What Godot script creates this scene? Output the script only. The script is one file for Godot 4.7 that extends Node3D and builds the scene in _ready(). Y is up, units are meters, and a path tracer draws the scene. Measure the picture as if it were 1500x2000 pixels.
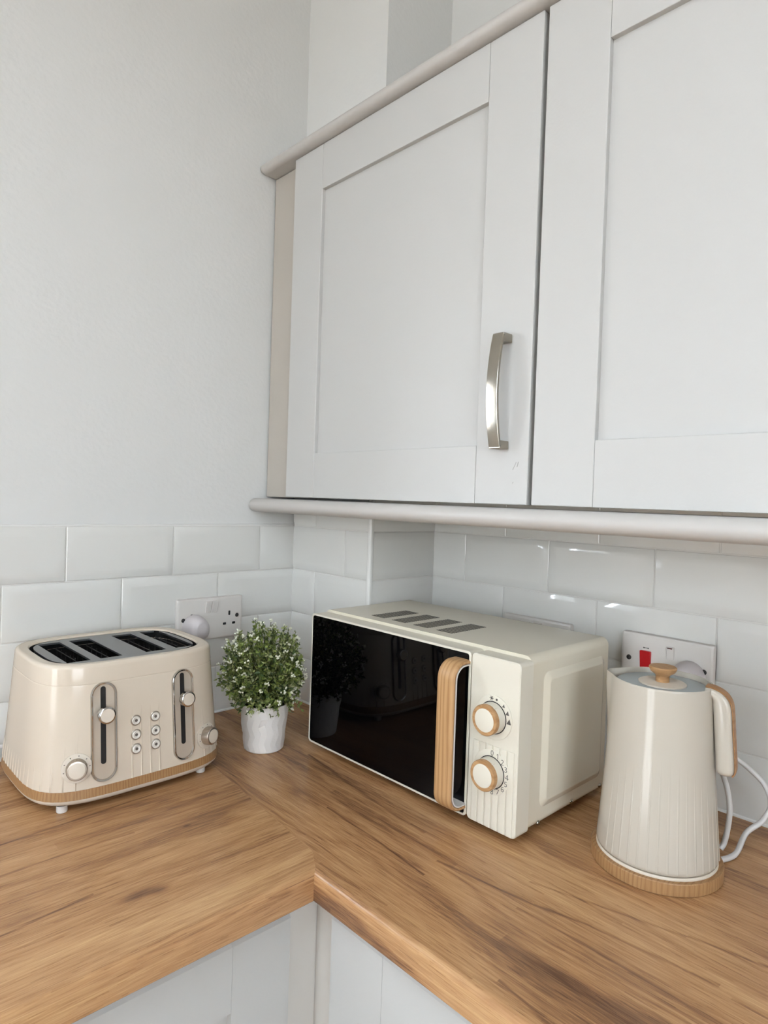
extends Node3D
# A kitchen corner: X runs along the back wall, Z along the left wall, Y up; Y = 0 is the worktop surface.

const XF := 0.5976      # front edge of the left worktop
const ZF := 0.3845      # front edge of the right worktop
const ZB := -0.189      # tiled back wall
const XB := 0.2614      # right edge of the boxed-in corner
const ZC := 0.0974      # front face of the upper doors
const TILE_TOP := 0.3929
const ROW := 0.0984
const FLOOR_Y := -0.91
const CEIL_Y := 1.68
const ROOM_X := 3.0
const ROOM_Z := 3.3

var M := {}
var used := {}
var org := Vector3.ZERO
var tile_cache := {}
var rng := RandomNumberGenerator.new()

# ------------------------------------------------------------------ helpers
func numbered(n: String) -> String:
	if not used.has(n):
		used[n] = 0
		return n
	used[n] += 1
	return "%s_%03d" % [n, used[n]]

func tag(o, label := "", category := "", group := "", kind := ""):
	if label: o.set_meta("label", label)
	if category: o.set_meta("category", category)
	if group: o.set_meta("group", group)
	if kind: o.set_meta("kind", kind)
	return o

func thing(called: String, label: String, category: String, at := Vector3.ZERO, group := "") -> Node3D:
	var o := Node3D.new()
	o.name = numbered(called)
	add_child(o)
	o.position = at
	org = at
	tag(o, label, category, group)
	return o

func mk() -> SurfaceTool:
	var st := SurfaceTool.new()
	st.begin(Mesh.PRIMITIVE_TRIANGLES)
	return st

func part(st: SurfaceTool, called: String, mat: Material, parent: Node) -> MeshInstance3D:
	var o := MeshInstance3D.new()
	o.mesh = st.commit()
	o.material_override = mat
	o.name = called if parent != self else numbered(called)
	parent.add_child(o, true)
	return o

func struct(st: SurfaceTool, called: String, mat: Material) -> MeshInstance3D:
	var o := part(st, called, mat, self)
	o.set_meta("kind", "structure")
	return o

func V(st: SurfaceTool, p: Vector3, n: Vector3, uv := Vector2.ZERO):
	st.set_normal(n)
	st.set_uv(uv)
	st.add_vertex(p - org)

func tri(st, a, b, c, na, nb, nc):
	V(st, a, na); V(st, c, nc); V(st, b, nb)

func quad(st, a: Vector3, b: Vector3, c: Vector3, d: Vector3):   # counter-clockwise seen from outside
	var n := (c - a).cross(d - b).normalized()
	tri(st, a, b, c, n, n, n)
	tri(st, a, c, d, n, n, n)

# box with rounded edges of radius r (k steps per edge)
func rbox(st, lo: Vector3, hi: Vector3, r := 0.002, k := 2):
	var h := (hi - lo) * 0.5
	var c := (hi + lo) * 0.5
	r = min(r, min(h.x, min(h.y, h.z)) * 0.999)
	var steps := []
	for ax in 3:
		var s := []
		for i in k + 1:
			s.append(-h[ax] + r * (1.0 - tan(PI / 4 * (1.0 - float(i) / k))) if k > 0 else -h[ax])
		for i in k + 1:
			s.append(-s[k - i])
		steps.append(s)
	for ax in 3:
		var u := (ax + 1) % 3
		var v := (ax + 2) % 3
		for sg in [-1.0, 1.0]:
			var su: Array = steps[u]
			var sv: Array = steps[v]
			for i in su.size() - 1:
				for j in sv.size() - 1:
					var ps := []
					var ns := []
					for q in [[0, 0], [1, 0], [1, 1], [0, 1]]:
						var p := Vector3.ZERO
						p[ax] = sg * h[ax]; p[u] = su[i + q[0]]; p[v] = sv[j + q[1]]
						var inner := Vector3(clamp(p.x, -(h.x - r), h.x - r), clamp(p.y, -(h.y - r), h.y - r), clamp(p.z, -(h.z - r), h.z - r))
						var n := (p - inner).normalized()
						ps.append(c + inner + n * r)
						ns.append(n)
					if sg > 0:
						tri(st, ps[0], ps[1], ps[2], ns[0], ns[1], ns[2]); tri(st, ps[0], ps[2], ps[3], ns[0], ns[2], ns[3])
					else:
						tri(st, ps[0], ps[2], ps[1], ns[0], ns[2], ns[1]); tri(st, ps[0], ps[3], ps[2], ns[0], ns[3], ns[2])

func box(st, lo: Vector3, hi: Vector3):
	var a := lo; var b := hi
	quad(st, Vector3(a.x, a.y, b.z), Vector3(b.x, a.y, b.z), Vector3(b.x, b.y, b.z), Vector3(a.x, b.y, b.z))
	quad(st, Vector3(b.x, a.y, a.z), Vector3(a.x, a.y, a.z), Vector3(a.x, b.y, a.z), Vector3(b.x, b.y, a.z))
	quad(st, Vector3(b.x, a.y, b.z), Vector3(b.x, a.y, a.z), Vector3(b.x, b.y, a.z), Vector3(b.x, b.y, b.z))
	quad(st, Vector3(a.x, a.y, a.z), Vector3(a.x, a.y, b.z), Vector3(a.x, b.y, b.z), Vector3(a.x, b.y, a.z))
	quad(st, Vector3(a.x, b.y, b.z), Vector3(b.x, b.y, b.z), Vector3(b.x, b.y, a.z), Vector3(a.x, b.y, a.z))
	quad(st, Vector3(a.x, a.y, a.z), Vector3(b.x, a.y, a.z), Vector3(b.x, a.y, b.z), Vector3(a.x, a.y, b.z))

# surface through rings of points; rings run so that (along ring) x (ring to ring) points outward. Normals are auto-smoothed.
func loft(st, R: Array, closed := true, cap0 := false, cap1 := false, sharp := 0.72):
	var m: int = R.size()
	var n: int = R[0].size()
	var nq := n if closed else n - 1
	var N := []
	for i in m - 1:
		var row := PackedVector3Array()
		for j in nq:
			var a: Vector3 = R[i][j]; var b: Vector3 = R[i][(j + 1) % n]
			var c: Vector3 = R[i + 1][(j + 1) % n]; var d: Vector3 = R[i + 1][j]
			row.append((c - a).cross(d - b))
		N.append(row)
	for i in m - 1:
		for j in nq:
			var fn: Vector3 = N[i][j]
			var un := fn.normalized()
			var ps := []
			var ns := []
			for q in [[0, 0], [0, 1], [1, 1], [1, 0]]:
				var ci: int = i + q[0]
				var cj: int = j + q[1]
				ps.append(R[ci][cj % n])
				var s := Vector3.ZERO
				for e in [[-1, -1], [-1, 0], [0, -1], [0, 0]]:
					var qi: int = ci + e[0]
					var qj: int = cj + e[1]
					if qi < 0 or qi >= m - 1: continue
					if closed: qj = posmod(qj, n)
					elif qj < 0 or qj >= nq: continue
					var o: Vector3 = N[qi][qj]
					if o.normalized().dot(un) > sharp: s += o
				ns.append(s.normalized() if s.length() > 0 else un)
			tri(st, ps[0], ps[1], ps[2], ns[0], ns[1], ns[2])
			tri(st, ps[0], ps[2], ps[3], ns[0], ns[2], ns[3])
	if cap0: cap(st, R[0], true)
	if cap1: cap(st, R[m - 1], false)

func cap(st, ring: Array, flip: bool):
	var c := Vector3.ZERO
	for p in ring: c += p
	c /= ring.size()
	var nn := Vector3.ZERO
	for j in ring.size(): nn += (ring[j] - c).cross(ring[(j + 1) % ring.size()] - c)
	nn = nn.normalized()
	if flip: nn = -nn
	for j in ring.size():
		var a: Vector3 = ring[j]; var b: Vector3 = ring[(j + 1) % ring.size()]
		if flip: tri(st, c, b, a, nn, nn, nn)
		else: tri(st, c, a, b, nn, nn, nn)

# surface of revolution: profile of Vector2(radius, height) from bottom to top about an axis
func lathe(st, prof: Array, at: Vector3, axis := Vector3.UP, segs := 32):
	var ax := axis.normalized()
	var e1 := ax.cross(Vector3.RIGHT if abs(ax.x) < 0.8 else Vector3.BACK).normalized()
	var e2 := ax.cross(e1)
	var R := []
	for p in prof:
		var ring := []
		for j in segs:
			var t := TAU * j / segs
			ring.append(at + ax * p.y + (e1 * cos(t) + e2 * sin(t)) * max(p.x, 0.00001))
		R.append(ring)
	loft(st, R)

func tube(st, pts: Array, r: float, segs := 10):
	var R := []
	var up := Vector3(0.13, 0.97, 0.21).normalized()
	for i in pts.size():
		var t: Vector3 = (pts[min(i + 1, pts.size() - 1)] - pts[max(i - 1, 0)]).normalized()
		var e1 := up.cross(t).normalized()
		up = t.cross(e1)
		var ring := []
		for j in segs:
			var a := TAU * j / segs
			ring.append(pts[i] + (e1 * cos(a) + up * sin(a)) * r)
		R.append(ring)
	loft(st, R, true, true, true)

func smooth_path(ctrl: Array, per := 8) -> Array:   # Catmull-Rom
	var out := []
	for i in ctrl.size() - 1:
		var p0: Vector3 = ctrl[max(i - 1, 0)]; var p1: Vector3 = ctrl[i]
		var p2: Vector3 = ctrl[i + 1]; var p3: Vector3 = ctrl[min(i + 2, ctrl.size() - 1)]
		for k in per:
			var t := float(k) / per
			out.append(0.5 * (2.0 * p1 + (p2 - p0) * t + (2.0 * p0 - 5.0 * p1 + 4.0 * p2 - p3) * t * t + (3.0 * p1 - p0 - 3.0 * p2 + p3) * t * t * t))
	out.append(ctrl[ctrl.size() - 1])
	return out

# flat bar swept along a path; side is the width direction; hw, ht half width and half thickness per point
func sweep(st, pts: Array, side: Vector3, hw: Array, ht: Array, segs := 20, e := 5.0):
	var R := []
	for i in pts.size():
		var t: Vector3 = (pts[min(i + 1, pts.size() - 1)] - pts[max(i - 1, 0)]).normalized()
		var nr := t.cross(side).normalized()
		var ring := []
		for j in segs:
			var a := TAU * (j + 0.5) / segs
			var k: float = pow(pow(abs(cos(a)), e) + pow(abs(sin(a)), e), -1.0 / e)
			ring.append(pts[i] + side * (cos(a) * k * hw[i]) + nr * (sin(a) * k * ht[i]))
		R.append(ring)
	loft(st, R, true, true, true)

func fill(n: int, v: float) -> Array:
	var a := []
	a.resize(n)
	a.fill(v)
	return a

# straight extrusion of a 2D outline (counter-clockwise in the plane of e1, e2) along e1 x e2
func extrude(st, outline: Array, at: Vector3, e1: Vector3, e2: Vector3, depth: float, bev := 0.0):
	var ax := e1.cross(e2).normalized()
	var c := Vector2.ZERO
	for p in outline: c += p
	c /= outline.size()
	var R := []
	var lev := [[0.0, 0.0], [depth, 0.0]] if bev <= 0.0 else [[0.0, 0.0], [depth - bev, 0.0], [depth - bev * 0.3, bev * 0.3], [depth, bev]]
	for l in lev:
		var ring := []
		for p in outline:
			var q: Vector2 = p - (p - c).normalized() * l[1]
			ring.append(at + e1 * q.x + e2 * q.y + ax * l[0])
		R.append(ring)
	loft(st, R, true, true, true)

func rrect(hx: float, hy: float, r: float, k := 5) -> Array:   # rounded rectangle, counter-clockwise
	var o := []
	for q in [[1, 1, 0.0], [-1, 1, 0.5], [-1, -1, 1.0], [1, -1, 1.5]]:
		for i in k + 1:
			var a: float = PI * (q[2] + 0.5 * i / k)
			o.append(Vector2(q[0] * (hx - r) + cos(a) * r, q[1] * (hy - r) + sin(a) * r))
	return o

# ------------------------------------------------------------------ materials
func mat(col: Color, rough := 0.5, metal := 0.0, spec := 0.5) -> StandardMaterial3D:
	var m := StandardMaterial3D.new()
	m.albedo_color = col
	m.roughness = rough
	m.metallic = metal
	m.metallic_specular = spec
	return m

func c8(r: int, g: int, b: int) -> Color:
	return Color8(r, g, b)

func bump_tex(freq: float, seed_: int, strength: float, size := 256, oct := 3) -> ImageTexture:
	var f := FastNoiseLite.new()
	f.seed = seed_
	f.frequency = freq
	f.fractal_octaves = oct
	var im := f.get_seamless_image(size, size)
	im.convert(Image.FORMAT_RGBA8)
	im.bump_map_to_normal_map(strength)
	return ImageTexture.create_from_image(im)

func with_bump(m: StandardMaterial3D, tex: Texture2D, scale_: float, amount: float) -> StandardMaterial3D:
	m.normal_enabled = true
	m.normal_texture = tex
	m.normal_scale = amount
	m.uv1_triplanar = true
	m.uv1_world_triplanar = true
	m.uv1_scale = Vector3.ONE * scale_
	return m

# small pale ash / oak veneer: streaks along u
func veneer_tex(seed_: int, ca: Color, cb: Color, cc: Color, upright := false) -> ImageTexture:
	var W := 256
	var H := 256
	var f := FastNoiseLite.new()
	f.seed = seed_
	f.frequency = 0.012
	var g := FastNoiseLite.new()
	g.seed = seed_ + 5
	g.frequency = 0.05
	var im := Image.create(W, H, false, Image.FORMAT_RGB8)
	for y in H:
		for x in W:
			var wv := y + 16.0 * f.get_noise_2d(x * 0.35, y * 0.6)
			var ringv := 0.5 + 0.5 * sin(wv * TAU / 32.0 + 2.0 * f.get_noise_2d(x * 0.2, wv * 2.0))
			var fine := g.get_noise_2d(x * 0.12, y * 7.0)
			var t: float = clamp(pow(ringv, 2.0) * 0.8 + fine * 0.3, 0.0, 1.0)
			var col := ca.lerp(cb, t)
			if fine < -0.25: col = col.lerp(cc, clamp((-0.25 - fine) * 2.0, 0.0, 0.6))
			if upright: im.set_pixel(y, x, col)
			else: im.set_pixel(x, y, col)
	return ImageTexture.create_from_image(im)

# printed oak laminate: w along the grain, h across, px pixels per metre; marks are dark veins and knots in metres (along, across)
func worktop_tex(w: int, h: int, px: float, seed_: int, veins: Array, knots: Array, contrast: float) -> ImageTexture:
	var fw := FastNoiseLite.new(); fw.seed = seed_; fw.frequency = 0.02; fw.fractal_octaves = 3
	var f1 := FastNoiseLite.new(); f1.seed = seed_ + 1; f1.frequency = 0.01; f1.fractal_octaves = 4
	var warp := fw.get_image(w / 16, h / 4); warp.resize(w, h, Image.INTERPOLATE_CUBIC)
	var patch := f1.get_image(w / 12, h / 2); patch.resize(w, h, Image.INTERPOLATE_CUBIC)
	f1.seed = seed_ + 2; f1.frequency = 0.12
	var streak := f1.get_image(w / 60, h); streak.resize(w, h, Image.INTERPOLATE_CUBIC)
	f1.seed = seed_ + 3; f1.frequency = 0.49; f1.fractal_octaves = 2
	var fine := f1.get_image(w / 24, h); fine.resize(w, h, Image.INTERPOLATE_CUBIC)
	for q in [warp, patch, streak, fine]: q.convert(Image.FORMAT_L8)
	var dw := warp.get_data(); var dp := patch.get_data(); var ds := streak.get_data(); var df := fine.get_data()
	var band := PackedFloat32Array()
	f1.seed = seed_ + 4; f1.frequency = 22.0 / px; f1.fractal_octaves = 6
	for i in h + 200: band.append(f1.get_noise_1d(i))
	var out := PackedFloat32Array()
	out.resize(w * h)
	for y in h:
		for x in w:
			var i := y * w + x
			var v: int = clampi(y + 100 + int((dw[i] - 128) * 0.00033 * px), 0, h + 199)
			out[i] = 0.53 + contrast * (band[v] * 0.42 + (dp[i] - 128) * 0.0022 + (ds[i] - 128) * 0.0013) + (df[i] - 128) * 0.0016
	var vr := RandomNumberGenerator.new()
	vr.seed = seed_ * 7 + 1
	var all_veins := veins.duplicate()
	for k in 46:
		var x0 := vr.randf_range(-0.1, w / px)
		var y0 := vr.randf_range(0.0, h / px)
		var ln := vr.randf_range(0.06, 0.30)
		var p1 := Vector2(x0 + ln * 0.5, y0 + vr.randf_range(-0.006, 0.006))
		all_veins.append([[Vector2(x0, y0), p1, Vector2(x0 + ln, p1.y + vr.randf_range(-0.006, 0.006))], vr.randf_range(0.0008, 0.0020), vr.randf_range(0.06, 0.20)])
	for k in 9000:      # pores: short fine dark strokes along the grain
		var x0 := vr.randi_range(0, w - 1)
		var y0 := vr.randi_range(0, h - 1)
		var dk := vr.randf_range(0.05, 0.17)
		for j in vr.randi_range(8, 46):
			out[y0 * w + (x0 + j) % w] -= dk
	for vn in all_veins:     # each: [points], half width (m), depth
		var pts: Array = vn[0]
		for s in pts.size() - 1:
			var a: Vector2 = pts[s] * px; var b: Vector2 = pts[s + 1] * px
			for x in range(int(max(0, min(a.x, b.x))), int(min(w - 1, max(a.x, b.x)))):
				var t: float = (x - a.x) / (b.x - a.x)
				var yy: float = lerp(a.y, b.y, t) + (dw[clampi(int(a.y), 0, h - 1) * w + x] - 128) * 0.00002 * px
				var hw: float = vn[1] * px * (0.55 + 0.9 * ds[clampi(int(yy), 0, h - 1) * w + x] / 255.0)
				for y in range(int(yy - 3 * hw), int(yy + 3 * hw) + 1):
					if y < 0 or y >= h: continue
					var e: float = (y - yy) / hw
					out[y * w + x] -= vn[2] * exp(-e * e)
	for kn in knots:     # each: centre, half length, half width, depth
		var c: Vector2 = kn[0] * px
		var l: float = kn[1] * px
		var g: float = kn[2] * px
		for y in range(int(max(0, c.y - 3 * g)), int(min(h, c.y + 3 * g))):
			for x in range(int(max(0, c.x - 3 * l)), int(min(w, c.x + 3 * l))):
				var i := y * w + x
				var e := Vector2((x - c.x) / l, (y - c.y + (dw[i] - 128) * 0.05) / g).length_squared()
				out[i] -= kn[3] * exp(-e) * (0.35 + 1.5 * ds[i] / 255.0 * df[i] / 255.0 * 2.0)
	var cd := c8(90, 61, 43); var cm := c8(172, 128, 88); var cl := c8(217, 178, 130)
	var lut := PackedByteArray()
	for i in 256:
		var t := i / 255.0
		var c := cd.lerp(cm, t / 0.5) if t < 0.5 else cm.lerp(cl, (t - 0.5) / 0.5)
		lut.append(int(c.r * 255)); lut.append(int(c.g * 255)); lut.append(int(c.b * 255))
	var bytes := PackedByteArray()
	bytes.resize(w * h * 3)
	for i in w * h:
		var k: int = clampi(int(out[i] * 255.0), 0, 255) * 3
		bytes[i * 3] = lut[k]; bytes[i * 3 + 1] = lut[k + 1]; bytes[i * 3 + 2] = lut[k + 2]
	return ImageTexture.create_from_image(Image.create_from_data(w, h, false, Image.FORMAT_RGB8, bytes))

func make_materials():
	var stipple := bump_tex(0.06, 3, 3.0)
	var orange := bump_tex(0.015, 8, 2.0)
	M.plaster = with_bump(mat(c8(232, 232, 229), 0.9, 0.0, 0.2), stipple, 5.0, 0.12)
	M.ceiling = mat(c8(238, 237, 233), 0.95, 0.0, 0.2)
	M.grout = mat(c8(230, 228, 223), 0.9, 0.0, 0.2)
	M.tile = with_bump(mat(c8(236, 235, 230), 0.05, 0.0, 0.9), orange, 2.5, 0.02)
	M.tile_edge = mat(c8(238, 237, 233), 0.25)
	M.cabinet = with_bump(mat(c8(205, 204, 201), 0.42), stipple, 9.0, 0.05)
	M.carcass = mat(c8(192, 185, 175), 0.5)
	M.moulding = mat(c8(202, 198, 193), 0.35)
	M.dark_gap = mat(c8(70, 62, 56), 0.8)
	M.nickel = mat(c8(180, 174, 164), 0.15, 1.0)
	M.chrome = mat(c8(205, 203, 200), 0.08, 1.0)
	M.steel = mat(c8(168, 171, 174), 0.32, 1.0)
	M.cream = mat(c8(224, 210, 191), 0.11)
	M.cream_matt = mat(c8(226, 214, 197), 0.4)
	M.kettle_cream = mat(c8(200, 192, 178), 0.09)
	M.micro_front = mat(c8(233, 227, 211), 0.3)
	M.micro_body = mat(c8(236, 228, 208), 0.12)
	M.black_glass = mat(c8(3, 3, 4), 0.03, 0.0, 0.28)
	M.black = mat(c8(14, 13, 13), 0.6)
	M.dark_metal = mat(c8(58, 56, 55), 0.5, 0.6)
	M.white_plastic = mat(c8(228, 223, 217), 0.3)
	M.white_cord = mat(c8(224, 220, 216), 0.4)
	M.plug_white = mat(c8(216, 209, 209), 0.35)
	M.red = mat(c8(176, 18, 26), 0.3)
	M.print_grey = mat(c8(92, 86, 80), 0.7)
	M.lid_glass = mat(c8(190, 200, 205), 0.15, 0.5)
	M.clear = mat(c8(232, 226, 216), 0.1)
	M.pot = with_bump(mat(c8(240, 236, 230), 0.75), stipple, 14.0, 0.2)
	M.soil = mat(c8(42, 38, 26), 0.95)
	var lf := mat(Color.WHITE, 0.55)
	lf.vertex_color_use_as_albedo = true
	M.leaf = lf
	M.stem = mat(c8(78, 84, 40), 0.7)
	var ven := veneer_tex(21, c8(212, 176, 130), c8(182, 140, 94), c8(148, 106, 66))
	M.wood = mat(Color.WHITE, 0.42)
	M.wood.albedo_texture = ven
	M.wood.uv1_triplanar = true
	M.wood.uv1_scale = Vector3(14, 3, 14)
	M.wood_band = mat(Color.WHITE, 0.45)
	M.wood_band.albedo_texture = ven
	M.wood_band.uv1_triplanar = true
	M.wood_band.uv1_scale = Vector3(22, 10, 22)
	M.window_frame = mat(c8(240, 240, 240), 0.3)
	var gl := mat(Color(0.9, 0.95, 0.95, 0.06), 0.02)
	gl.transparency = BaseMaterial3D.TRANSPARENCY_ALPHA
	M.window_glass = gl
	var og := mat(Color(0.95, 0.96, 0.96, 0.38), 0.3)     # white obscured glass in the two large windows
	og.transparency = BaseMaterial3D.TRANSPARENCY_ALPHA
	M.obscured_glass = og
	M.floor = mat(c8(190, 158, 122), 0.5)

# ------------------------------------------------------------------ the room
func wall_slab(st, axis: int, at: float, thick: float, u0: float, u1: float, v0: float, v1: float, holes: Array):
	# slab across axis (0: X, 2: Z) from at to at + thick, u horizontal, v vertical, rectangular holes [u0, u1, v0, v1] ordered along u
	var put := func(a0, a1, b0, b1):
		if a1 - a0 < 0.0001 or b1 - b0 < 0.0001: return
		var l: float = min(at, at + thick); var h: float = max(at, at + thick)
		if axis == 0: box(st, Vector3(l, b0, a0), Vector3(h, b1, a1))
		else: box(st, Vector3(a0, b0, l), Vector3(a1, b1, h))
	var u := u0
	for q in holes:
		put.call(u, q[0], v0, v1)
		put.call(q[0], q[1], v0, q[2])
		put.call(q[0], q[1], q[3], v1)
		u = q[1]
	put.call(u, u1, v0, v1)

func window_in(n: int, axis: int, at: float, u0: float, u1: float, v0: float, v1: float):
	var P := func(u: float, v: float, d: float) -> Vector3:
		return Vector3(at + d, v, u) if axis == 0 else Vector3(u, v, at + d)
	org = Vector3.ZERO
	var st := mk()
	var f := 0.05
	f = 0.025 if n == 1 else 0.05
	var mh := 0.008 if n == 1 else 0.03
	for q in [[u0, u1, v0, v0 + f], [u0, u1, v1 - f, v1], [u0, u0 + f, v0 + f, v1 - f], [u1 - f, u1, v0 + f, v1 - f], [(u0 + u1) / 2 - mh, (u0 + u1) / 2 + mh, v0 + f, v1 - f]]:
		var a: Vector3 = P.call(q[0], q[2], -0.03)
		var b: Vector3 = P.call(q[1], q[3], 0.03)
		box(st, a.min(b), a.max(b))
	var o := struct(st, "window_%d" % n, M.window_frame)
	for k in 2:
		var m := (u0 + u1) / 2
		var pu0 := u0 + f if k == 0 else m + mh
		var pu1 := m - mh if k == 0 else u1 - f
		var g := mk()
		var a: Vector3 = P.call(pu0, v0 + f, -0.002)
		var b: Vector3 = P.call(pu1, v1 - f, 0.002)
		box(g, a.min(b), a.max(b))
		part(g, "pane", M.window_glass if n == 1 else M.obscured_glass, o)

func tile_mesh(w: float, h: float, bl: bool, br: bool, bt: bool, bb: bool) -> ArrayMesh:
	var key := "%.4f %.4f %s%s%s%s" % [w, h, bl, br, bt, bb]
	if tile_cache.has(key): return tile_cache[key]
	var keep := org
	org = Vector3.ZERO
	var st := mk()
	var R := []
	for l in [[0.0, -0.0055], [0.0, -0.0004], [0.0008, 0.0004], [0.0075, 0.0025], [0.0125, 0.0032], [0.0160, 0.0034]]:
		var i: float = l[0]
		var z: float = l[1]
		var x0 := i if bl else minf(i, 0.0007)
		var x1 := w - (i if br else minf(i, 0.0007))
		var y0 := i if bb else minf(i, 0.0007)
		var y1 := h - (i if bt else minf(i, 0.0007))
		R.append([Vector3(x0, y0, z), Vector3(x1, y0, z), Vector3(x1, y1, z), Vector3(x0, y1, z)])
	loft(st, R, true, false, true, 0.9)
	var m := st.commit()
	tile_cache[key] = m
	org = keep
	return m

# rows of bevelled tiles on a face: base is the face origin, ub along it, width W, joints per row
func tile_face(wall: Node, base: Vector3, ub: Vector3, W: float, rows: Array):
	var nb := ub.cross(Vector3.UP)
	for r in rows:     # [y0, y1, first joint, cut_left, cut_right]
		var js := [0.0]
		var j: float = r[2]
		while j < W - 0.012:
			if j > 0.012: js.append(j)
			j += 0.2
		js.append(W)
		for k in js.size() - 1:
			var a: float = js[k] + 0.001
			var b: float = js[k + 1] - 0.001
			var full := b - a > 0.19
			var o := MeshInstance3D.new()
			o.name = "tile"
			o.mesh = tile_mesh(b - a, r[1] - r[0] - 0.002, full or k > 0, full or k < js.size() - 2, true, true)
			o.material_override = M.tile
			o.transform = Transform3D(Basis(ub, Vector3.UP, nb), base + ub * a + Vector3.UP * (r[0] + 0.001) - wall.position)
			wall.add_child(o, true)

func build_room():
	org = Vector3.ZERO
	# left wall with the window beyond the frame
	var st := mk()
	var wz := [0.76, 1.26, 0.40, 0.88]
	wall_slab(st, 0, -0.006, -0.25, ZB - 0.3, ROOM_Z + 0.25, FLOOR_Y, CEIL_Y, [wz])
	var left := struct(st, "wall_left", M.plaster)
	window_in(1, 0, -0.040, wz[0], wz[1], wz[2], wz[3])
	st = mk()
	wall_slab(st, 2, ROOM_Z, 0.25, -0.25, ROOM_X + 0.25, FLOOR_Y, CEIL_Y, [[0.35, 1.30, -0.88, 1.62]])
	struct(st, "wall_front", M.plaster)
	window_in(2, 2, ROOM_Z + 0.12, 0.35, 1.30, -0.88, 1.62)
	st = mk()
	wall_slab(st, 0, ROOM_X, 0.25, ZB - 0.3, ROOM_Z + 0.25, FLOOR_Y, CEIL_Y, [[1.0, 2.2, 0.00, 1.60]])
	struct(st, "wall_right", M.plaster)
	window_in(3, 0, ROOM_X + 0.12, 1.0, 2.2, 0.00, 1.60)
	st = mk()
	wall_slab(st, 2, ZB - 0.006, -0.25, -0.25, ROOM_X + 0.25, FLOOR_Y, CEIL_Y, [])
	var back := struct(st, "wall_back", M.plaster)
	st = mk()
	box(st, Vector3(-0.006, FLOOR_Y, ZB - 0.006), Vector3(XB - 0.006, CEIL_Y, -0.006))
	var chase := struct(st, "wall_chase", M.plaster)
	st = mk()
	box(st, Vector3(-0.25, FLOOR_Y - 0.2, ZB - 0.3), Vector3(ROOM_X + 0.25, FLOOR_Y, ROOM_Z + 0.25))
	struct(st, "floor", M.floor)
	st = mk()
	var sk := [1.00, 1.85, 1.05, 1.90]     # roof light: X from, to, Z from, to
	for q in [[-0.25, ROOM_X + 0.25, ZB - 0.3, sk[2]], [-0.25, ROOM_X + 0.25, sk[3], ROOM_Z + 0.25], [-0.25, sk[0], sk[2], sk[3]], [sk[1], ROOM_X + 0.25, sk[2], sk[3]]]:
		box(st, Vector3(q[0], CEIL_Y, q[2]), Vector3(q[1], CEIL_Y + 0.2, q[3]))
	struct(st, "ceiling", M.ceiling)
	st = mk()
	for q in [[sk[0], sk[1], sk[2], sk[2] + 0.05], [sk[0], sk[1], sk[3] - 0.05, sk[3]], [sk[0], sk[0] + 0.05, sk[2] + 0.05, sk[3] - 0.05], [sk[1] - 0.05, sk[1], sk[2] + 0.05, sk[3] - 0.05]]:
		box(st, Vector3(q[0], CEIL_Y + 0.12, q[2]), Vector3(q[1], CEIL_Y + 0.18, q[3]))
	var roof_light := struct(st, "window_4", M.window_frame)
	st = mk()
	box(st, Vector3(sk[0] + 0.05, CEIL_Y + 0.148, sk[2] + 0.05), Vector3(sk[1] - 0.05, CEIL_Y + 0.152, sk[3] - 0.05))
	part(st, "pane", M.obscured_glass, roof_light)
	# grout beds and tiles
	st = mk(); box(st, Vector3(-0.007, 0.0, 0.0), Vector3(-0.001, TILE_TOP, 1.5)); part(st, "grout", M.grout, left)
	st = mk(); box(st, Vector3(-0.001, 0.0, -0.007), Vector3(XB - 0.002, 0.47, -0.001)); part(st, "grout", M.grout, chase)
	st = mk(); box(st, Vector3(XB - 0.007, 0.0, ZB), Vector3(XB - 0.001, 0.47, -0.002)); part(st, "grout", M.grout, chase)
	st = mk(); box(st, Vector3(XB, 0.0, ZB - 0.007), Vector3(2.2, 0.47, ZB - 0.001)); part(st, "grout", M.grout, back)
	var rl := []
	var rc := []
	var rs := []
	var rb := []
	for k in range(-1, 4):
		var y1 := TILE_TOP - ROW * k
		var y0 := y1 - ROW
		if k < 0: y1 = 0.47
		if k == 3: y0 = 0.0
		var odd := posmod(k, 2) == 1
		# left wall runs towards -Z along ub, so its first joint is counted from the far (Z = 1.5) end
		if k >= 0: rl.append([y0, y1, fposmod(1.5 - (0.0908 + (0.1 if odd else 0.0)), 0.2)])
		rc.append([y0, y1, 0.0821 if odd else 0.1821])
		rs.append([y0, y1, 9.0])
		rb.append([y0, y1, fposmod((0.351 + (0.1 if odd else 0.0)) - XB, 0.2)])
	tile_face(left, Vector3(0, 0, 1.5), Vector3(0, 0, -1), 1.5, rl)
	tile_face(chase, Vector3(0, 0, 0), Vector3(1, 0, 0), XB - 0.004, rc)
	tile_face(chase, Vector3(XB, 0, -0.002), Vector3(0, 0, -1), -0.002 - ZB, rs)
	tile_face(back, Vector3(XB, 0, ZB), Vector3(1, 0, 0), 2.2 - XB, rb)
	# white plastic corner bead of the boxing and the bead of sealant along the tile tops and the worktop
	st = mk(); rbox(st, Vector3(XB - 0.0065, 0.0, -0.006), Vector3(XB + 0.0045, 0.45, 0.005), 0.004, 3); part(st, "corner_bead", M.tile_edge, chase)
	st = mk(); tube(st, [Vector3(-0.004, TILE_TOP + 0.001, 0.0), Vector3(-0.004, TILE_TOP + 0.001, 1.5)], 0.003, 8); part(st, "sealant", M.tile_edge, left)
	st = mk(); tube(st, [Vector3(0.001, 0.001, 0.0), Vector3(0.001, 0.001, 1.5)], 0.0032, 8); part(st, "sealant", M.tile_edge, left)
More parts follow.
